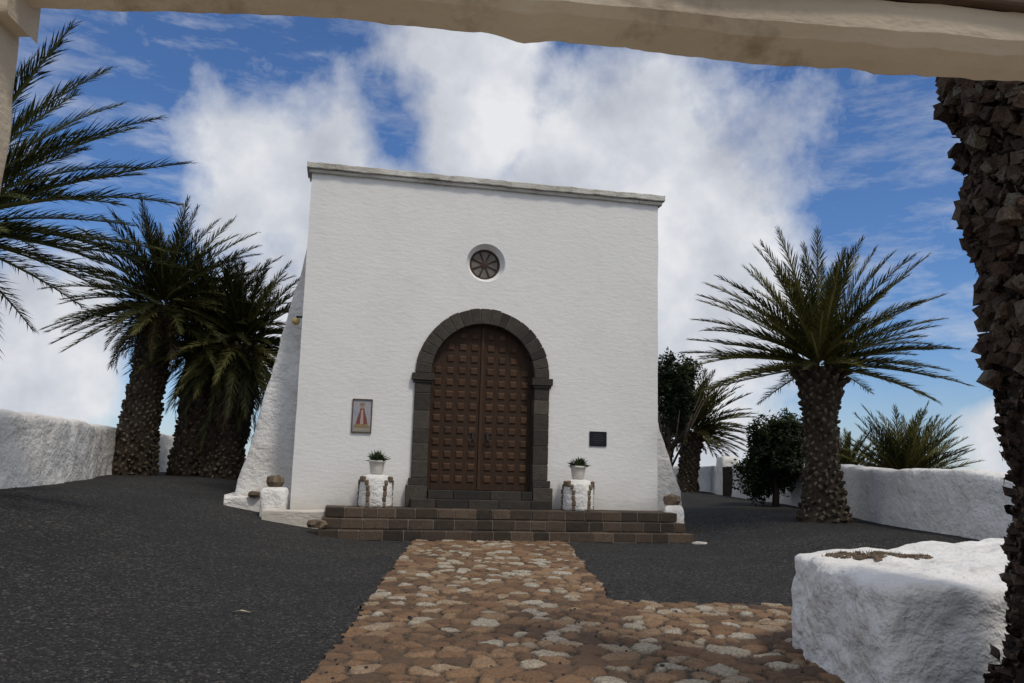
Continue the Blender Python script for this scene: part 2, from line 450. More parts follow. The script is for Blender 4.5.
mb.obj("door_surround", [basalt, darkmortar], chapel, bevel=.01)
door = MB(); door.box(CX-RI-.1, CX+RI+.1, .31, .36, SILL-.02, SILL+.09, .2)
dr = door.obj("door", doorwood, chapel, bevel=.01)
DF = .17
for s_ in (-1, 1):
    lf = MB(); n = 24; RD = RI+.05; p = [(CX+s_*.006, SILL+.01), (CX+s_*RD, SILL+.01)]
    for i in range(n+1):
        a = math.pi/2*i/n; p.append((CX+s_*max(.006, RD*math.cos(a)), SPR+RD*math.sin(a)))
    if s_ < 0: p = p[::-1]
    p = [q for i, q in enumerate(p) if i == 0 or q != p[i-1]]
    lf.prism(p, DF, DF+.06, .22)
    ncol = 4; cw = 1.06/ncol; rh = .262
    for c in range(ncol):
        for r in range(14):
            x0 = .05+c*cw+.05; x1 = .05+(c+1)*cw-.05; z0 = SILL+.16+r*rh; z1 = z0+rh-.11
            if z1 > SPR:
                lim = math.sqrt(max(0, (RI-.05)**2-x1**2))+SPR
                if z0+.08 > lim: continue
                z1 = min(z1, lim)
            xa, xb = sorted((CX+s_*x0, CX+s_*x1)); t = rnd.random()*.45+.4
            i_ = .012; q = .024
            vs = [(xa, DF, z0), (xb, DF, z0), (xb, DF, z1), (xa, DF, z1), (xa+.006, DF-.010, z0+.006), (xb-.006, DF-.010, z0+.006), (xb-.006, DF-.010, z1-.006), (xa+.006, DF-.010, z1-.006),
                  (xa+i_+.012, DF-q, z0+i_+.012), (xb-i_-.012, DF-q, z0+i_+.012), (xb-i_-.012, DF-q, z1-i_-.012), (xa+i_+.012, DF-q, z1-i_-.012)]
            fs = []
            for a_ in (0, 4):
                for k in range(4): fs.append((a_+k, a_+(k+1) % 4, a_+4+(k+1) % 4, a_+4+k))
            fs.append((8, 9, 10, 11)); lf.add(vs, fs, t)
    if s_ < 0: lf.box(CX-.032, CX+.032, DF-.03, DF, SILL+.02, SPR+RI-.03, .45)
    leaf = lf.obj("door_leaf", doorwood, dr)
    hd = MB(); hx = CX+s_*.16
    hd.box(hx-.025, hx+.025, DF-.05, DF-.01, 2.0, 2.2)
    hd.tube([(hx+.06*math.cos(a), DF-.06, 1.98+.06*math.sin(a)) for a in [i*math.pi/6 for i in range(13)]], [.009]*13, 6)
    hd.obj("door_knocker", iron, leaf)
mb = MB(); n = 40; vs = []; fs = []
for r, y in ((.44, -.002), (.41, .1), (.345, .17), (.33, .20)):
    vs += [(WX+r*math.cos(2*math.pi*i/n), y, WZ+r*math.sin(2*math.pi*i/n)) for i in range(n)]
for k in range(3):
    for i in range(n):
        j = (i+1) % n; fs.append((k*n+i, k*n+j, (k+1)*n+j, (k+1)*n+i))
mb.add(vs, fs)
win = mb.obj("window", white_facade, chapel, smooth=True)
mb = MB(); mb.prism([(WX+.36*math.cos(2*math.pi*i/n), WZ+.36*math.sin(2*math.pi*i/n)) for i in range(n)], .195, .22)
gl = mb.obj("window_glass", plain("frosted_glass", (.16, .15, .13), .3, .5, 9), win)
mb = MB()
mb.tube([(WX+.33*math.cos(2*math.pi*i/n), .185, WZ+.33*math.sin(2*math.pi*i/n)) for i in range(n+1)], [.030]*(n+1), 6, .4)
for k in range(8):
    a = 2*math.pi*k/8+.39; c_, s2 = math.cos(a), math.sin(a)
    mb.tube([(WX+.05*c_, .18, WZ+.05*s2), (WX+.32*c_, .18, WZ+.32*s2)], [.012, .022], 6, .5)
mb.lathe([(.0, 0), (.085, 0), (.085, .02), (0.001, .03)], 0, 0, 14, .9)
for i in range(len(mb.v)-14*4, len(mb.v)):
    x, y, z = mb.v[i]; mb.v[i] = (WX+x, .185-z, WZ+y)
mb.obj("tracery", plain("window_wood", (.055, .030, .025), .6), win)

def chap(u, v, z):
    return Matrix.Translation((-4.463, 17.3, 0)) @ Matrix.Rotation(R(11.55), 4, 'Z') @ Vector((u, -v, z))
def chtop(name, u, v, z, label, cat):
    return empty(name, chap(u, v, z), R(11.55), label, cat)
e = chtop("wall_lamp", -.05, -.35, 4.5, "small yellowed wall lamp on the chapel corner", "lamp")
mb = MB(); mb.box(-.10, .08, -.02, .02, .02, .06); mb.box(-.1, -.06, -.02, .02, -.02, .06); mb.obj("bracket", iron, e)
mb = MB(); mb.lathe([(.03, .02), (.07, 0), (.085, -.08), (.05, -.13), (.01, -.14)], -.1, 0, 14); mb.obj("lamp_shade", plain("yellow_glass", (.45, .33, .12), .4), e, smooth=True)

e = chtop("tile_picture", 1.354, .004, 2.44, "framed ceramic tile picture of a robed saint figure", "picture")
mb = MB()
for (a, b, c, d) in ((-.21, .21, -.36, -.335), (-.21, .21, .335, .36), (-.21, -.19, -.335, .335), (.19, .21, -.335, .335)): mb.box(a, b, -.03, 0, c, d)
mb.obj("frame", plain("frame_brown", (.10, .07, .05)), e)
mb = MB(); mb.box(-.19, .19, -.012, 0, -.335, .335)
tm, nt, b = newmat("tile_sky"); p = coord(nt); f = noi(nt, p, 6, 4)
nt.links.new(ramp(nt, f, [(.3, (.20, .25, .33)), (.5, (.34, .36, .40)), (.7, (.40, .28, .24))]), b.inputs["Base Color"]); b.inputs["Roughness"].default_value = .3
mb.obj("tile_panel", tm, e)
mb = MB()
mb.prism([(-.12, -.17), (.12, -.17), (.10, -.05), (.05, .10), (.045, .16), (-.045, .16), (-.05, .10), (-.10, -.05)], -.016, -.0125, m=0)
mb.prism([(-.035, -.17), (.035, -.17), (.02, .13), (-.02, .13)], -.019, -.0165, m=1)
mb.prism([(.035*math.cos(q), .195+.045*math.sin(q)) for q in [i*math.pi/6 for i in range(12)]], -.019, -.0128, m=2)
mb.prism([(-.05, .235), (-.03, .225), (.03, .225), (.05, .235), (.04, .285), (.02, .26), (0, .295), (-.02, .26), (-.04, .285)], -.0195, -.013, m=3)
mb.prism([(-.17, -.24), (.17, -.24), (.14, -.175), (-.14, -.175)], -.017, -.013, m=3)
mb.prism([(-.18, -.325), (.18, -.325), (.18, -.25), (-.18, -.25)], -.0155, -.0125, m=4)
mb.obj("painted_figure", [plain("robe", (.19, .07, .06), sc=40, var=.5), plain("robe_light", (.42, .30, .27), sc=40), plain("face", (.36, .24, .18)), plain("gilt", (.27, .19, .09), sc=40, var=.5), plain("caption_cream", (.30, .27, .22))], e)
e = chtop("wall_plaque", 6.58, .004, 2.13, "small black metal plaque on the white wall", "plaque")
mb = MB(); mb.box(-.2, .2, -.022, 0, -.165, .165); mb.obj("plate", plain("black_plate", (.010, .010, .014), .35), e, bevel=.006)
mb = MB()
for i, z in enumerate((.1, .055, .01, -.035, -.08)):
    w_ = (.09, .13, .14, .12, .07)[i]; mb.box(-w_, w_, -.024, -.021, z-.005, z+.005)
for sx in (-.18, .18):
    for sz in (-.145, .145): mb.box(sx-.006, sx+.006, -.027, -.02, sz-.006, sz+.006)
mb.obj("engraved_line", plain("faint_engraving", (.05, .05, .06), .5), e)

def pedestal(u):
    e = chtop("planter_pedestal", u, .45, PLAT, "whitewashed drum pedestal edged with brown lava stones", "pedestal"); e["group"] = "pedestals beside the chapel door"
    mb = MB(); prof = [(.33, 0), (.34, .05), (.34, .3), (.33, .52), (.29, .62), (.15, .65)]
    mb.lathe(prof, n=28)
    mb.v = [(x+.012*fbm(Vector((x*5+u, y*5, z*5))), y+.012*fbm(Vector((x*5, y*5+u, z*5))), z) for x, y, z in mb.v]
    mb.obj("drum", white_rough, e, smooth=True)
    for azc in (-150, -30):
        mb = MB(); hw = 30
        path = [(-1, .05+.11*k) for k in range(4)]+[(-.75, .49), (-.25, .56), (.25, .56), (.75, .49)]+[(1, .38-.11*k) for k in range(4)]
        for (o_, z0) in path:
            a = R(azc+hw*o_+rnd.uniform(-2, 2)); rr = .332; s2 = rnd.uniform(.06, .074)
            n_ = Vector((math.cos(a), math.sin(a), 0)); t_ = Vector((-math.sin(a), math.cos(a), 0)); c0 = n_*rr+Vector((0, 0, z0))
            vs = [c0+t_*(p[0]*s2*rnd.uniform(.6, .85))+Vector((0, 0, p[1]*s2*rnd.uniform(.85, 1.05)))+n_*(p[2]*s2*rnd.uniform(.5, .9)) for p in base8]
            mb.add(vs, fc, .3+.7*rnd.random())
        mb.obj("stone_edging", lava, e, bevel=.014)
    pt = chtop("flower_pot", u, .45, PLAT+.65, "white tapered flower pot with a small green plant", "flower pot"); pt["group"] = "potted plants beside the chapel door"
    mb = MB(); mb.lathe([(.10, 0), (.13, .03), (.145, .14), (.16, .24), (.175, .25), (.175, .29), (.155, .29), (.15, .25), (.001, .25)], n=24)
    mb.obj("pot", plain("pot_white", (.58, .55, .50), .6, .2), pt, smooth=True)
    mb = MB()
    for i in range(190):
        a = rnd.uniform(0, 6.28); el = rnd.uniform(.2, 1.5); L = rnd.uniform(.10, .26); r0 = rnd.uniform(0, .1)
        d = Vector((math.cos(a)*math.cos(el), math.sin(a)*math.cos(el), math.sin(el))); s_ = Vector((-math.sin(a), math.cos(a), 0))*rnd.uniform(.012, .022)
        b0 = Vector((math.cos(a)*r0, math.sin(a)*r0, .24+rnd.uniform(0, .08)))
        m_ = b0+d*L*.55; t_ = b0+d*L-Vector((0, 0, .03))
        mb.add([b0-s_*.5, b0+s_*.5, m_+s_, t_, m_-s_], [(0, 1, 2, 3, 4)], rnd.random())
    mb.obj("plant", plantleaf, pt)
pedestal(1.70); pedestal(6.00)

def rblock(name, mat_, corners, z0, z1, n=14, p=6, amp=.03, parent=None, f=2.0, zfun=None, oc=3):
    mb = MB(); V_ = {}; vs = []; fs = []
    A, B, C, D = [Vector(c) for c in corners]
    nz = max(6, int(n*.6))
    def vert(i, j, k):
        q = (i, j, k)
        if q in V_: return V_[q]
        x, y, z = 2*i/n-1, 2*j/n-1, 2*k/nz-1
        zz = max(z, 0) ; r = (abs(x)**p+abs(y)**p+abs(zz)**p)**(1/p); m_ = max(abs(x), abs(y), abs(zz)) or 1
        s_ = m_/r if r > 0 else 1
        x *= s_; y *= s_; z = z*s_ if z > 0 else z
        u = (x+1)/2; v = (y+1)/2
        P = A*(1-u)*(1-v)+D*u*(1-v)+C*u*v+B*(1-u)*v
        Z = z0+(z1-z0)*(z+1)/2
        q3 = Vector((P.x*f, P.y*f, Z*f))
        if zfun and z > 0: Z += zfun(P.x, P.y)*z
        vs.append((P.x+amp*fbm(q3, oc), P.y+amp*fbm(q3+Vector((5, 5, 5)), oc), Z+amp*.7*fbm(q3+Vector((11, 3, 8)), oc)*(z > -.5)))
        V_[q] = len(vs)-1; return V_[q]
    for i in range(n):
        for j in range(n): fs.append((vert(i, j, nz), vert(i+1, j, nz), vert(i+1, j+1, nz), vert(i, j+1, nz)))
    for k in range(nz):
        for i in range(n):
            fs.append((vert(i, 0, k), vert(i+1, 0, k), vert(i+1, 0, k+1), vert(i, 0, k+1)))
            fs.append((vert(i+1, n, k), vert(i, n, k), vert(i, n, k+1), vert(i+1, n, k+1)))
            fs.append((vert(0, i+1, k), vert(0, i, k), vert(0, i, k+1), vert(0, i+1, k+1)))
            fs.append((vert(n, i, k), vert(n, i+1, k), vert(n, i+1, k+1), vert(n, i, k+1)))
    mb.add(vs, fs); return mb.obj(name, mat_, parent, smooth=True)
o = rblock("bollard_block", white_rough, [(-5.0, 16.95), (-5.0, 17.4), (-4.55, 17.5), (-4.5, 17.05)], .1, .92, n=14)
tag(o, "squat whitewashed block standing at the chapel corner", "block")
def rock(name, loc, s, label, mat_=lava):
    mb = MB(); mb.lathe([(.3, -.5), (.8, -.4), (1, 0), (.85, .45), (.4, .62)], n=12)
    mb.v = [tuple(Vector((x*s[0], y*s[1], z*s[2]))*(1+.25*noise.noise(Vector((x*2+loc[0], y*2, z*2))))) for x, y, z in mb.v]
    for i in range(len(mb.t)): mb.t[i] = rnd.random()
    o = mb.obj(name, mat_, loc=loc); tag(o, label, "stone"); return o
rock("stone", (-4.77, 17.2, 1.02), (.19, .17, .22), "ochre lava stone resting on a whitewashed block")
rock("stone", (-5.35, 17.75, .73), (.14, .12, .12), "small brown stone on the white footing")
o = rblock("corner_block", white_rough, [(3.40, 18.2), (3.45, 18.65), (3.85, 18.7), (3.85, 18.3)], .0, .72)
tag(o, "low whitewashed block beside the steps", "block")
rock("stone", (3.6, 18.45, .82), (.2, .17, .2), "rough brown lava stone on a low white block")
rock("stone", (3.85, 16.9, .05), (.16, .09, .06), "small pale stone lying beside the steps", plain("pale_stone", (.45, .42, .38)))
rock("stone", (-3.62, 16.1, .28), (.2, .14, .14), "rust brown lava stone by the end of the steps")

# ------------------------------------------------------------------ walls
def sweep_wall(name, pts, h, th, label, amp=.055, seg=.16, hv=.035, sink=.3):
    P = [Vector((p[0], p[1], 0)) for p in pts]; path = []
    for i in range(len(P)-1):
        p0 = P[max(i-1, 0)]; p1 = P[i]; p2 = P[i+1]; p3 = P[min(i+2, len(P)-1)]
        n = max(2, int((p2-p1).length/seg))
        for k in range(n):
            t = k/n
            path.append(.5*((2*p1)+(p2-p0)*t+(2*p0-5*p1+4*p2-p3)*t*t+(3*p1-p0-3*p2+p3)*t**3))
    path.append(P[-1]); cs = []
    for k in range(10): cs.append((-.5-.06*(1-k/9), k/9*.9))
    for k in range(1, 8): a = math.pi*k/8; cs.append((-.5*math.cos(a), .9+.10*math.sin(a)**.5))
    for k in range(9, -1, -1): cs.append((.5+.06*(1-k/9), k/9*.9))
    m_ = len(cs); vs = []; fs = []
    for i, p in enumerate(path):
        d = (path[min(i+1, len(path)-1)]-path[max(i-1, 0)]).normalized(); s_ = Vector((d.y, -d.x, 0))
        gz = g(p.x, p.y); hh = h*(1+hv*noise.noise(Vector((p.x*.8, p.y*.8, 0)))+.02*noise.noise(Vector((p.x*3, p.y*3, 0))))
        for o_, zf in cs:
            q = p+s_*o_*th; z = gz-sink+zf*(hh+sink); q3 = Vector((q.x*2.2, q.y*2.2, z*2.2))
            vs.append((q.x+amp*fbm(q3), q.y+amp*fbm(q3+Vector((4, 4, 4))), z+.4*amp*fbm(q3+Vector((8, 1, 2)))))
    for i in range(len(path)-1):
        for k in range(m_-1): fs.append((i*m_+k, i*m_+k+1, (i+1)*m_+k+1, (i+1)*m_+k))
    fs.append(tuple(reversed(range(m_)))); fs.append(tuple(range((len(path)-1)*m_, len(path)*m_)))
    mb = MB(); mb.add(vs, [tuple(reversed(f)) for f in fs]); o = mb.obj(name, white_rough, smooth=True)
    tag(o, label, "wall"); return o
sweep_wall("boundary_wall", [(-9.2, 5), (-9.0, 10), (-8.7, 14.3), (-9.7, 18.5), (-11.1, 22.8), (-12, 29), (-12, 36)], 1.3, .5, "rough whitewashed boundary wall running behind the palm cluster")
sweep_wall("boundary_wall", [(9.6, 10.2), (8.7, 12.2), (8.35, 14.5), (8.3, 20), (8.4, 28.5), (8.45, 30.6)], 1.17, .5, "low rough whitewashed boundary wall beside the palm tree")
sweep_wall("boundary_wall", [(8.5, 33.1), (8.7, 38), (4, 42), (-2, 43)], 1.1, .5, "distant whitewashed boundary wall behind the chapel")
pil = rblock("gate_pillar", white_rough, [(8.2, 32.1), (8.2, 33.0), (8.85, 33.0), (8.85, 32.1)], .2, 2.05, p=14, amp=.02); tag(pil, "square whitewashed gate pillar in the boundary wall", "pillar")
e = empty("garden_gate", (8.45, 30.9, .45), R(35), "dark narrow wooden plank gate standing open between white walls", "gate")
mb = MB()
for k in range(3): mb.box(-.03, .02, .02+k*.21, .232+k*.21, .05, 1.2+.02*(k % 2), rnd.random(), 0, .002)
mb.obj("panel", gatewood, e)
for z in (.25, .9):
    mb = MB(); mb.box(.02, .07, .02, .64, z, z+.1); mb.obj("rail", gatewood, e)

blk = rblock("whitewashed_wall_end", white_rough, [(2.42, 5.45), (2.47, 7.5), (5.9, 9.5), (6.2, 5.5)], -.5, .83, n=110, p=18, amp=.06, f=2.0, oc=4,
             zfun=lambda x, y: .05*noise.noise(Vector((x*1.2, y*1.2, 0)))+.05*sstep(2.6, 5, x))
tag(blk, "thick rough whitewashed wall end with lava stones on top", "wall")
bm_top = [v.co for v in blk.data.vertices if v.co.z > .7]
def topz(x, y): return max((v.z for v in bm_top if (v.x-x)**2+(v.y-y)**2 < .004), default=.83)
mb = MB(); seeds = [(2.74+.11*i+rnd.uniform(-.03, .03), 7.05-.012*i+rnd.uniform(-.06, .06)) for i in range(7)]
for i in range(190):
    c0 = seeds[rnd.randrange(7)]; x = c0[0]+rnd.gauss(0, .045); y = c0[1]+rnd.gauss(0, .06)
    s_ = rnd.uniform(.010, .032); z = topz(x, y)-.004
    a = rnd.uniform(0, 6.28); ca, sa = math.cos(a), math.sin(a)
    mb.add([(x+s_*(ca*p[0]*rnd.uniform(.6, 1.2)-sa*p[1]), y+s_*(sa*p[0]+ca*p[1]*rnd.uniform(.6, 1.2)), z+s_*p[2]*rnd.uniform(.4, .8)) for p in base8], fc, rnd.random())
for i in range(240):
    c0 = seeds[rnd.randrange(7)]; x = c0[0]+rnd.gauss(0, .04); y = c0[1]+rnd.gauss(0, .05); z = topz(x, y)-.003
    a = rnd.uniform(0, 6.28); L_ = rnd.uniform(.015, .035); w_ = .005
    mb.add([(x-w_, y, z), (x+w_, y, z), (x+L_*.6*math.cos(a), y+L_*.6*math.sin(a), z+L_)], [(0, 1, 2)], rnd.random())
sp = mb.obj("lava_rubble", lava, blk); sp["kind"] = "stuff"

# ------------------------------------------------------------------ gateway
gate = empty("gateway", (0, 2.06, 0), R(5.3), "weathered cream gateway with rough wooden lintel", "gateway")
mb = MB(); n = 200; vs = []; fs = []
prof = [(0, .006), (-.012, 0), (-.055, .012), (-.10, .030), (-.125, .06), (-.13, .138), (.02, .138), (.02, .03)]
for i in range(n+1):
    x = -1.9+3.9*i/n
    zb = .036*math.exp(-((x+.42)/.62)**2)+.007*noise.noise(Vector((x*2.3, 0, 0)))+.005*noise.noise(Vector((x*16, 2, 0)))+.003*noise.noise(Vector((x*45, 2, 0)))-.016*math.exp(-((x-.0)/.05)**2)-.008*math.exp(-((x-1.0)/.05)**2)
    for k, (y, z) in enumerate(prof):
        f_ = 1 if k in (0, 1, 2, 7) else (.8 if k == 3 else .3)
        vs.append((x, y+.005*noise.noise(Vector((x*5, y*9, z*9))), 2.600+z+zb*f_+.004*noise.noise(Vector((x*6, y*30, 1)))))
m_ = len(prof)
for i in range(n):
    for k in range(m_):
        l = (k+1) % m_; fs.append((i*m_+k, (i+1)*m_+k, (i+1)*m_+l, i*m_+l))
fs.append(tuple(range(m_))); fs.append(tuple(n*m_+k for k in reversed(range(m_))))
mb.add(vs, fs)
mb.obj("lintel", cream, gate)
mb = MB(); wavybox(mb, -1.9, 2.0, -.16, .02, 2.742, 2.91, 60, .014, 4)
mb.obj("wood_beam", oldwood, gate, bevel=.01)
mb = MB()
def jamb(x0, x1):
    nn = 40; vs = []
    for k in range(nn+1):
        z = -.2+2.80*k/nn
        for (x, y) in ((x0, -.13), (x1, -.13), (x1, .05), (x0, .05)):
            q = Vector((x*3, y*3, z*3)); vs.append((x+.016*fbm(q), y+.016*fbm(q+Vector((3, 3, 3))), z))
    fs = []
    for k in range(nn):
        for i in range(4):
            j = (i+1) % 4; fs.append((k*4+i, k*4+j, (k+1)*4+j, (k+1)*4+i))
    fs.append((3, 2, 1, 0)); fs.append(tuple(nn*4+i for i in range(4)))
    mb.add(vs, fs)
jamb(-2.0, -1.28); mb.obj("post", cream, gate, bevel=.02)
mb = MB(); jamb(1.62, 2.3); mb.obj("post", cream, gate, bevel=.02)
mb = MB(); wavybox(mb, -1.32, -1.24, -.10, .03, 2.54, 2.625, 8, .012, 6); mb.obj("corbel", cream, gate, bevel=.02)

# ------------------------------------------------------------------ palms
def frond(mb, org, az, el, L, curv, n=44, m=0, r=rnd, wid=.036, ll=.2, tt=None, ang=(58, 22)):
    seg = 12; pts = []; T_ = []; p = Vector(org); h = Vector((math.cos(az), math.sin(az), 0)); s_ = Vector((-math.sin(az), math.cos(az), 0))
    tw = r.uniform(-.5, .5)
    for i in range(seg+1):
        t = i/seg; a = el-curv*t**1.25
        d = h*math.cos(a)+Vector((0, 0, math.sin(a)))+s_*tw*.12*t
        d.normalize(); pts.append(p.copy()); T_.append(d); p = p+d*(L/seg)
    tint0 = r.uniform(.1, .8) if tt is None else tt
    vs = []; fs = []
    for i, (q, d) in enumerate(zip(pts, T_)):
        w_ = .032*(1-.85*i/seg)*(L/3)+.004
        vs += [q-s_*w_, q+s_*w_, q-Vector((0, 0, w_*1.1))]
    for i in range(seg):
        for k in range(3):
            j = (k+1) % 3; fs.append((i*3+k, i*3+j, (i+1)*3+j, (i+1)*3+k))
    mb.add(vs, fs, min(1, tint0+.4), m)
    for k in range(n):
        t = .08+.92*(k+.5)/n; fi = t*seg; i = min(int(fi), seg-1); q = pts[i].lerp(pts[i+1], fi-i); d = T_[i].lerp(T_[i+1], fi-i)
        Nn = d.cross(s_)
        if Nn.z < 0 and abs(el) < 1.3: Nn = -Nn
        for sd in (-1, 1):
            ln = L*ll*(max(.05, math.sin(math.pi*min(1, (t*.80+.15))))**.6)*r.uniform(.8, 1.15)
            a = R(ang[0]-(ang[0]-ang[1])*t+r.uniform(-7, 7)); v = R(r.uniform(5, 55))
            dd = (d*math.cos(a)+(s_*sd*math.cos(v)+Nn*math.sin(v))*math.sin(a)).normalized()
            w_ = wid*.5*r.uniform(.7, 1.2); md = q+dd*ln*.5; tip = q+dd*ln-Vector((0, 0, ln*r.uniform(.02, .2)))
            e_ = d*w_
            b_ = len(mb.v); mb.v += [tuple(q-e_*.7), tuple(q+e_*.7), tuple(md+e_), tuple(md-e_), tuple(tip)]
            tv = max(0, min(1, tint0+r.uniform(-.25, .25)))
            mb.face((b_, b_+1, b_+2, b_+3), tv, m); mb.face((b_+3, b_+2, b_+4), tv, m)

def palm(base, top, rprof, nfr, L, label, seed, lo=-35, curv=(25, 50), mats=None, ring=.125, nl=44, dead=10, barkm=None, group="palm trees around the chapel", stub_s=1.0, loel=None, wid=.036, ll=.2, ang=(58, 22), rag=1.0, hang=0, exp=.85, skirt=.1, clump=0):
    r = random.Random(seed); barkm = barkm or bark
    e = empty("palm_tree", base, 0, label, "palm tree", group)
    H = top[2]-base[2]; off = Vector((top[0]-base[0], top[1]-base[1], 0))
    def cen(z): t = z/H; return off*(t**1.2 if t > 0 else 0)
    def rad(z):
        t = max(0, min(1, z/H))
        for (a, ra), (b, rb) in zip(rprof, rprof[1:]):
            if a <= t <= b: return ra+(rb-ra)*(t-a)/(b-a)
        return rprof[-1][1]
    def lump(a, z): return 1+.10*rag*noise.noise(Vector((math.cos(a)*2, math.sin(a)*2, z*2.5+seed)))
    mb = MB(); nz = max(8, int(H/.1)); ns = 22; vs = []; fs = []
    for k in range(nz+1):
        z = -.25+(H+.25)*k/nz; c = cen(z)
        for i in range(ns):
            a = 2*math.pi*i/ns; rr = rad(z)*lump(a, z)
            vs.append((c.x+rr*math.cos(a), c.y+rr*math.sin(a), z))
    for k in range(nz):
        for i in range(ns): j = (i+1) % ns; fs.append((k*ns+i, k*ns+j, (k+1)*ns+j, (k+1)*ns+i))
    fs.append(tuple(nz*ns+i for i in range(ns)))
    mb.add(vs, fs, .05)
    z = 0.0; i = 0
    while z < H:
        rr = rad(z); per = max(6, 2*math.pi*rr/(.17*stub_s)); a = i*2.39996+r.uniform(-.06, .06)*rag; c = cen(z)
        rr *= lump(a, z)
        near = sstep(.8, 1, z/H)
        w_ = .085*stub_s*r.uniform(.6, 1.25); hh = .08*stub_s*r.uniform(.6, 1.3); out = (.055+.10*near)*stub_s*r.uniform(.2, 1.6+.6*rag)
        ca, sa = math.cos(a), math.sin(a); n_ = Vector((ca, sa, 0)); t_ = Vector((-sa, ca, 0)); P = Vector((c.x, c.y, z+r.uniform(-.03, .03)*rag))+n_*(rr-.01)
        tl = r.uniform(-.03, .03); sk = t_*r.uniform(-.03, .03)*rag
        vs = [P-t_*w_, P-Vector((0, 0, hh)), P+t_*w_, P+Vector((0, 0, hh*.8)),
              P+sk+n_*out-t_*w_*.55+Vector((0, 0, hh*(.5+near)+tl)), P+sk+n_*out*.9-Vector((0, 0, hh*.15-near*.05)), P+sk+n_*out+t_*w_*.55+Vector((0, 0, hh*(.5+near)-tl)), P+sk+n_*out*.6+Vector((0, 0, hh*1.05+near*.08))]
        tv = r.random()
        mb.add(vs, [(0, 1, 5, 4), (1, 2, 6, 5), (2, 3, 7, 6), (3, 0, 4, 7)], tv*.5)
        mb.add(vs[4:], [(0, 1, 2, 3)], .3+tv*.7)
        z += ring*stub_s/per; i += 1
    for q in range(hang):
        a = r.uniform(0, 6.283); z = H*(.3+.7*r.random()**.7); rr = rad(z)*lump(a, z); c = cen(z); n_ = Vector((math.cos(a), math.sin(a), 0)); t_ = Vector((-math.sin(a), math.cos(a), 0))
        P = Vector((c.x, c.y, z))+n_*(rr+.01); L_ = r.uniform(.03, .13); w_ = r.uniform(.004, .016); o_ = r.uniform(.02, .07)
        s2 = t_*r.uniform(-.06, .06); up = r.uniform(-1, .6)
        vs = [P-t_*w_, P+t_*w_, P+n_*o_+t_*w_+s2+Vector((0, 0, L_*.4*up)), P+n_*o_-t_*w_+s2+Vector((0, 0, L_*.4*up)), P+n_*o_*r.uniform(.5, 1.3)+s2*1.5+Vector((0, 0, L_*up))]
        tv = r.random(); mb.add(vs, [(0, 1, 2, 3), (3, 2, 4)], tv)
    for q in range(clump):      # knobbly clods of old leaf base and lichen
        a = r.uniform(0, 6.283); z = H*(.42+.58*r.random()**.8); rr = rad(z)*lump(a, z); c = cen(z); n_ = Vector((math.cos(a), math.sin(a), 0)); t_ = Vector((-math.sin(a), math.cos(a), 0))
        s0 = r.uniform(.02, .055); P = Vector((c.x, c.y, z))+n_*(rr+.03+s0*r.uniform(0, .8)); tv = .25+.75*r.random()
        M_ = Matrix.Rotation(r.uniform(0, 3), 3, 'X') @ Matrix.Rotation(r.uniform(0, 3), 3, 'Z')
        mb.add([P+(M_ @ Vector((p_[0]*r.uniform(.5, 1.2), p_[1]*r.uniform(.5, 1.2), p_[2]*r.uniform(.8, 1.5))))*s0 for p_ in base8], fc, tv)
    mb.obj("trunk", barkm, e)
    mb = MB(); c = cen(H)
    for i in range(nfr):
        t = i/nfr; az = i*2.39996+r.uniform(-.25, .25)
        el = R(86-(86-lo)*t**exp+r.uniform(-7, 7)); cv = R(r.uniform(*curv))*(1 if t < .75 else .7)
        o_ = (c.x+math.cos(az)*.15, c.y+math.sin(az)*.15, H+.05+.35*(1-t))
        frond(mb, o_, az, el, L*r.uniform(.82, 1.08)*(.85 if t < .08 else 1), cv, nl, 0, r, wid, ll, None, ang)
    for i in range(dead):
        az = r.uniform(0, 6.28); zz = H-.1-r.random()*skirt; c2 = cen(zz)
        frond(mb, (c2.x+math.cos(az)*.3, c2.y+math.sin(az)*.3, zz), az, R(r.uniform(-55, -20) if loel is None else r.uniform(*loel)), L*r.uniform(.45, .75), R(r.uniform(25, 50)), nl//2, 1 if r.random() < .7 else 0, r, wid)
    mb.obj("crown", mats or [frondmat, drymat], e)
    return e
palm((6.95, 18.5, g(6.95, 18.5)), (6.95, 18.5, 3.85), [(0, .56), (.08, .47), (.35, .34), (.7, .33), (.88, .44), (1, .44)], 100, 2.8, "tall date palm with thick scaly trunk beside the boundary wall", 3, lo=-8, curv=(10, 30), dead=0, nl=60, wid=.044, ll=.165, ang=(44, 17), exp=.78)
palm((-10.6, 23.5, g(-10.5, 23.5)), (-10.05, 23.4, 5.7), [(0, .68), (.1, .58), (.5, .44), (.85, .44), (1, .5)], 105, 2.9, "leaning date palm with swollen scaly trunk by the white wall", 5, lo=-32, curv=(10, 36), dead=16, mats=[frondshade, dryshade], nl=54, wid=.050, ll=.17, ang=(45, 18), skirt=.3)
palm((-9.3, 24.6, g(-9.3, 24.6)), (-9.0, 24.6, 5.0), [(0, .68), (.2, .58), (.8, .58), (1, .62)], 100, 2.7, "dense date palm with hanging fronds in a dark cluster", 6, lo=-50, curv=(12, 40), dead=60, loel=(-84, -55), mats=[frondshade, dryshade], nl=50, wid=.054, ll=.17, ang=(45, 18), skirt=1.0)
palm((-8.3, 24.2, g(-8.2, 24.2)), (-7.95, 24.1, 4.7), [(0, .6), (.2, .54), (.8, .55), (1, .6)], 105, 2.7, "dense date palm with drooping fronds beside the chapel buttress", 8, lo=-55, curv=(12, 42), dead=75, loel=(-84, -55), mats=[frondshade, dryshade], nl=50, wid=.054, ll=.17, ang=(45, 18), skirt=1.4)
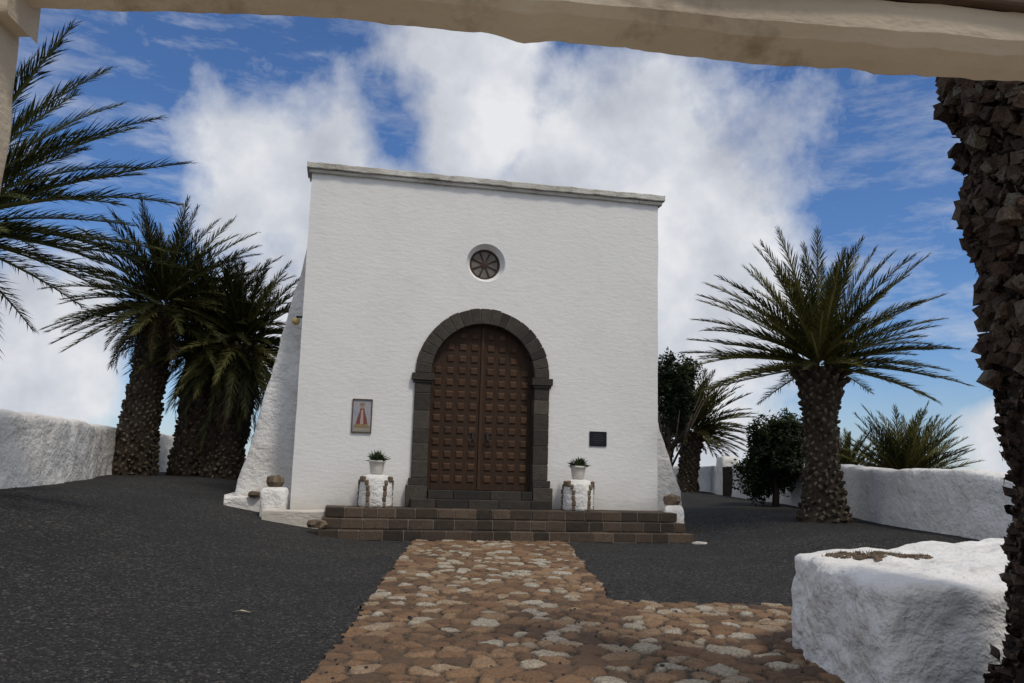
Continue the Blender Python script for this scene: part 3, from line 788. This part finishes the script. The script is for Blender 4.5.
palm((-8.0, 10.6, g(-8.0, 10.6)), (-7.75, 10.6, 4.3), [(0, .55), (.3, .4), (1, .45)], 100, 3.0, "date palm with long arching fronds beside the entrance", 11, lo=-8, curv=(12, 38), dead=3, mats=[frondgreen, dryshade], nl=84, wid=.032, ll=.15, ang=(46, 17))
palm((7.6, 35.7, .45), (7.9, 35.7, 3.1), [(0, .5), (.3, .38), (1, .42)], 90, 2.6, "distant olive coloured palm behind the chapel", 13, lo=-25, curv=(10, 34), mats=[goldfrond, dryshade], nl=38, wid=.08, ang=(46, 18), dead=4)
palm((10.5, 22.2, .45), (10.5, 22.2, 1.25), [(0, .4), (1, .35)], 62, 1.85, "young palm showing above the boundary wall", 17, lo=5, curv=(5, 30), nl=42, dead=0, wid=.04, mats=[frondmat, drymat], ang=(46, 18))
palm((11.5, 23.8, .45), (11.5, 23.8, 1.2), [(0, .4), (1, .35)], 54, 1.75, "young palm showing above the boundary wall", 19, lo=5, curv=(5, 30), nl=40, dead=0, wid=.04, mats=[frondmat, drymat], ang=(46, 18))
palm((9.75, 24.2, .45), (9.75, 24.2, 1.3), [(0, .35), (1, .3)], 46, 1.4, "young palm showing above the boundary wall", 23, lo=5, curv=(5, 30), nl=36, dead=0, wid=.04, ang=(46, 18))
palm((3.22, 4.6, 0), (3.22, 4.6, 4.9), [(0, .54), (.11, .44), (.27, .36), (.48, .37), (.58, .40), (.66, .46), (.8, .52), (1, .48)], 16, 2.4, "old palm trunk covered in rough dark leaf stubs", 29, lo=62, curv=(2, 12), barkm=darkbark, ring=.085, stub_s=.40, dead=0, rag=2.6, hang=3000, clump=2600)

# ------------------------------------------------------------------ leafy trees
def leafy(base, H, lobes, label, seed, nleaf, ls, limbs, gap=-.22, zmin=-.05):
    r = random.Random(seed); e = empty("tree", base, 0, label, "tree")
    mb = MB(); mb.tube([(0, 0, -.2), (.03, 0, H*.2), (.0, .05, H*.42), (.05, 0, H*.7)], [.11, .085, .06, .02], 9)
    for i in range(limbs):
        a = i*2.4; z0 = H*r.uniform(.18, .45); L = H*.28
        mb.tube([(0, 0, z0), (math.cos(a)*L*.5, math.sin(a)*L*.5, z0+L*.6), (math.cos(a)*L*.8, math.sin(a)*L*.8, z0+L*1.2)], [.045, .03, .008], 6)
    mb.obj("trunk", treebark, e, smooth=True)
    mb = MB()
    for i in range(nleaf):
        c, rr = lobes[r.randrange(len(lobes))]
        d = Vector((r.gauss(0, 1), r.gauss(0, 1), r.gauss(0, 1))).normalized(); q = r.random()**.5*(1.15 if r.random() < .15 else 1)
        P = Vector(c)+Vector((d.x*rr[0], d.y*rr[1], d.z*rr[2]))*q
        P += Vector((1, 1, 1))*.2*noise.noise(P*3)
        if noise.noise(P*2.2+Vector((seed, 0, 0))) < gap: continue
        if P.z < zmin: continue
        ax = Vector((r.gauss(0, 1), r.gauss(0, 1), r.gauss(0, .7))).normalized(); b = ax.orthogonal().normalized()
        b.rotate(Matrix.Rotation(r.uniform(0, 6.28), 3, ax)); l_ = ls*r.uniform(.6, 1.3)
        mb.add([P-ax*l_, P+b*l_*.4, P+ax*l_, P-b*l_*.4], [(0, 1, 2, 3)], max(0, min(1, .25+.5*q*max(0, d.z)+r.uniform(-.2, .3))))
    mb.obj("crown", treeleaf, e)
def lob(r, n, c, R_, s):
    out = []
    for i in range(n):
        d = Vector((r.gauss(0, 1), r.gauss(0, 1), r.gauss(0, 1))).normalized()*r.uniform(.2, .8)
        out.append(((c[0]+d.x*R_[0], c[1]+d.y*R_[1], c[2]+d.z*R_[2]), tuple(x*s*r.uniform(.6, 1.25) for x in R_)))
    return out
r_ = random.Random(4)
leafy((7.40, 23.2, g(7.4, 23.8)), 2.7, lob(r_, 28, (0, 0, 1.42), (1.02, .8, 1.35), .5), "rounded dark green tree with low foliage by the wall", 4, 36000, .064, 6, gap=-.9)
leafy((5.1, 26.5, .45), 5.2, lob(r_, 24, (.1, 0, 3.6), (1.15, 1.1, 1.65), .34), "tall dark leafy tree beside the chapel wall", 9, 17000, .065, 11, gap=-.30, zmin=1.3)
leafy((4.7, 29.5, .45), 3.6, lob(r_, 18, (.3, 0, 1.9), (1.0, 1.1, 1.5), .36), "dark bushy tree behind the chapel corner", 12, 11000, .065, 9, gap=-.4)

e = empty("slender_post", (-8.55, 26.6, .5), 0, "slender green metal post by the palms", "post")
mb = MB(); mb.lathe([(.07, 0), (.07, .1), (.035, .14), (.03, 2.3)], n=10); mb.obj("shaft", plain("green_paint", (.05, .13, .08), .5), e)
mb = MB(); mb.lathe([(.03, 2.3), (.06, 2.34), (.05, 2.42), (.01, 2.48)], n=10); mb.obj("finial", plain("post_white", (.6, .6, .58), .5), e)
mb = MB(); x, y = -2.55, 8.3; z = g(x, y)+.02
mb.add([(x-.09, y, z), (x, y-.03, z+.02), (x+.1, y+.01, z), (x, y+.035, z+.015)], [(0, 1, 2, 3)], .9)
tag(mb.obj("dry_leaf", plain("straw_leaf", (.6, .52, .38))), "small pale dry leaf lying on the gravel", "leaf")

# ------------------------------------------------------------------ world
w = bpy.data.worlds.new("World"); scene.world = w; w.use_nodes = True; nt = w.node_tree
for n_ in list(nt.nodes): nt.nodes.remove(n_)
out = N(nt, "ShaderNodeOutputWorld")
SUN_AZ = 140; SUN_EL = 58
sky = N(nt, "ShaderNodeTexSky"); sky.sky_type = 'NISHITA'; sky.sun_disc = False
sky.sun_elevation = R(SUN_EL); sky.sun_rotation = R(SUN_AZ); sky.air_density = 1.0; sky.dust_density = .3; sky.ozone_density = 3
bg = N(nt, "ShaderNodeBackground"); bg.inputs[1].default_value = .10
skyc = mixc(nt, 1.0, sky.outputs[0], (.58, .78, 1.06), 'MULTIPLY')
nt.links.new(skyc, bg.inputs[0])
tc = N(nt, "ShaderNodeTexCoord"); D = tc.outputs["Generated"]
def vm(op, a, b=None, sc=None):
    n = N(nt, "ShaderNodeVectorMath", operation=op)
    for s_, v in ((0, a), (1, b)):
        if v is None: continue
        if isinstance(v, bpy.types.NodeSocket): nt.links.new(v, n.inputs[s_])
        else: n.inputs[s_].default_value = v
    if sc is not None: n.inputs["Scale"].default_value = sc
    return n
def noisev(vec, s, d, rgh=.55):
    n = N(nt, "ShaderNodeTexNoise"); n.inputs["Scale"].default_value = s; n.inputs["Detail"].default_value = d; n.inputs["Roughness"].default_value = rgh
    nt.links.new(vec, n.inputs["Vector"]); return n
wn = noisev(D, 5, 3, .5)
warp = vm('SCALE', vm('SUBTRACT', wn.outputs["Color"], (.5, .5, .5)).outputs[0], sc=.15).outputs[0]
DW = vm('ADD', D, warp).outputs[0]
def dirv(az, el):
    a, e_ = R(az), R(el); return (math.sin(a)*math.cos(e_), math.cos(a)*math.cos(e_), math.sin(e_))
def blob(az, el, rad, soft=.5):
    dist = vm('DISTANCE', DW, dirv(az, el)).outputs["Value"]
    mr = N(nt, "ShaderNodeMapRange"); mr.interpolation_type = 'SMOOTHSTEP'
    nt.links.new(dist, mr.inputs[0]); mr.inputs[1].default_value = R(rad)*(1+soft); mr.inputs[2].default_value = R(rad)*(1-soft)
    mr.inputs[3].default_value = 0; mr.inputs[4].default_value = 1; return mr.outputs[0]
acc = None
for b_ in [(7, 16, 11.5), (-3, 25, 7), (-12, 17, 8), (-17.5, 18, 5.5), (-14, 9, 6), (9, 8, 10.5), (-30, 6.5, 5), (15, 2, 5), (31, 1, 3.5), (-44, 3, 6), (46, 8, 7),
           (160, 40, 50), (80, 35, 28), (-90, 40, 32), (0, 75, 22)]:
    v = blob(*b_); acc = v if acc is None else math_(nt, 'MAXIMUM', acc, v)
hole = blob(-9.5, 22.8, 2.6, .9)
acc = math_(nt, 'SUBTRACT', acc, math_(nt, 'MULTIPLY', hole, .8))
f1 = noisev(D, 9, 9, .6).outputs["Fac"]
dens = math_(nt, 'ADD', acc, math_(nt, 'MULTIPLY', math_(nt, 'SUBTRACT', f1, .5), 1.9))
dens = ramp(nt, dens, [(.20, (0, 0, 0)), (.42, (.45,)*3), (.8, (1, 1, 1))])
mp = N(nt, "ShaderNodeMapping"); mp.inputs["Scale"].default_value = (2.4, 2.4, 9); mp.inputs["Rotation"].default_value = (0, R(22), 0)
nt.links.new(D, mp.inputs[0]); f2 = noisev(mp.outputs[0], 3.0, 8, .66).outputs["Fac"]
cir = ramp(nt, f2, [(.48, (0, 0, 0)), (.78, (.6,)*3)])
dens = math_(nt, 'MAXIMUM', dens, cir)
sepz = N(nt, "ShaderNodeSeparateXYZ"); nt.links.new(D, sepz.inputs[0])
hz = ramp(nt, sepz.outputs[2], [(0, (.36,)*3), (.14, (0, 0, 0))]); dens = math_(nt, 'MAXIMUM', dens, hz)
f3 = noisev(D, 7, 7, .56).outputs["Fac"]
cc = ramp(nt, f3, [(.34, (.50, .53, .61)), (.5, (.67, .70, .76)), (.64, (.86, .87, .90))])
bg2 = N(nt, "ShaderNodeBackground"); bg2.inputs[1].default_value = .93; nt.links.new(cc, bg2.inputs[0])
mx = N(nt, "ShaderNodeMixShader"); nt.links.new(dens, mx.inputs[0]); nt.links.new(bg.outputs[0], mx.inputs[1]); nt.links.new(bg2.outputs[0], mx.inputs[2])
nt.links.new(mx.outputs[0], out.inputs[0])

sl = bpy.data.lights.new("sun", 'SUN'); sl.energy = 1.75; sl.angle = R(8); sl.color = (1, .92, .80)
so = bpy.data.objects.new("sun", sl); col.objects.link(so)
sd = Vector(dirv(SUN_AZ, SUN_EL)); so.rotation_euler = sd.to_track_quat('Z', 'Y').to_euler(); so.location = sd*50

# ------------------------------------------------------------------ camera
cam = bpy.data.cameras.new("camera"); cam.sensor_width = 36; cam.lens = 826/1024*36; cam.clip_end = 6000; cam.clip_start = .05
co = bpy.data.objects.new("camera", cam); col.objects.link(co)
Mx = Matrix.Rotation(R(98.5), 4, 'X') @ Matrix.Rotation(R(1.6), 4, 'Z')
co.rotation_euler = Mx.to_euler(); co.location = (0, 0, 1.5)
scene.camera = co
scene.view_settings.view_transform = 'Standard'; scene.view_settings.look = 'None'; scene.view_settings.exposure = 0
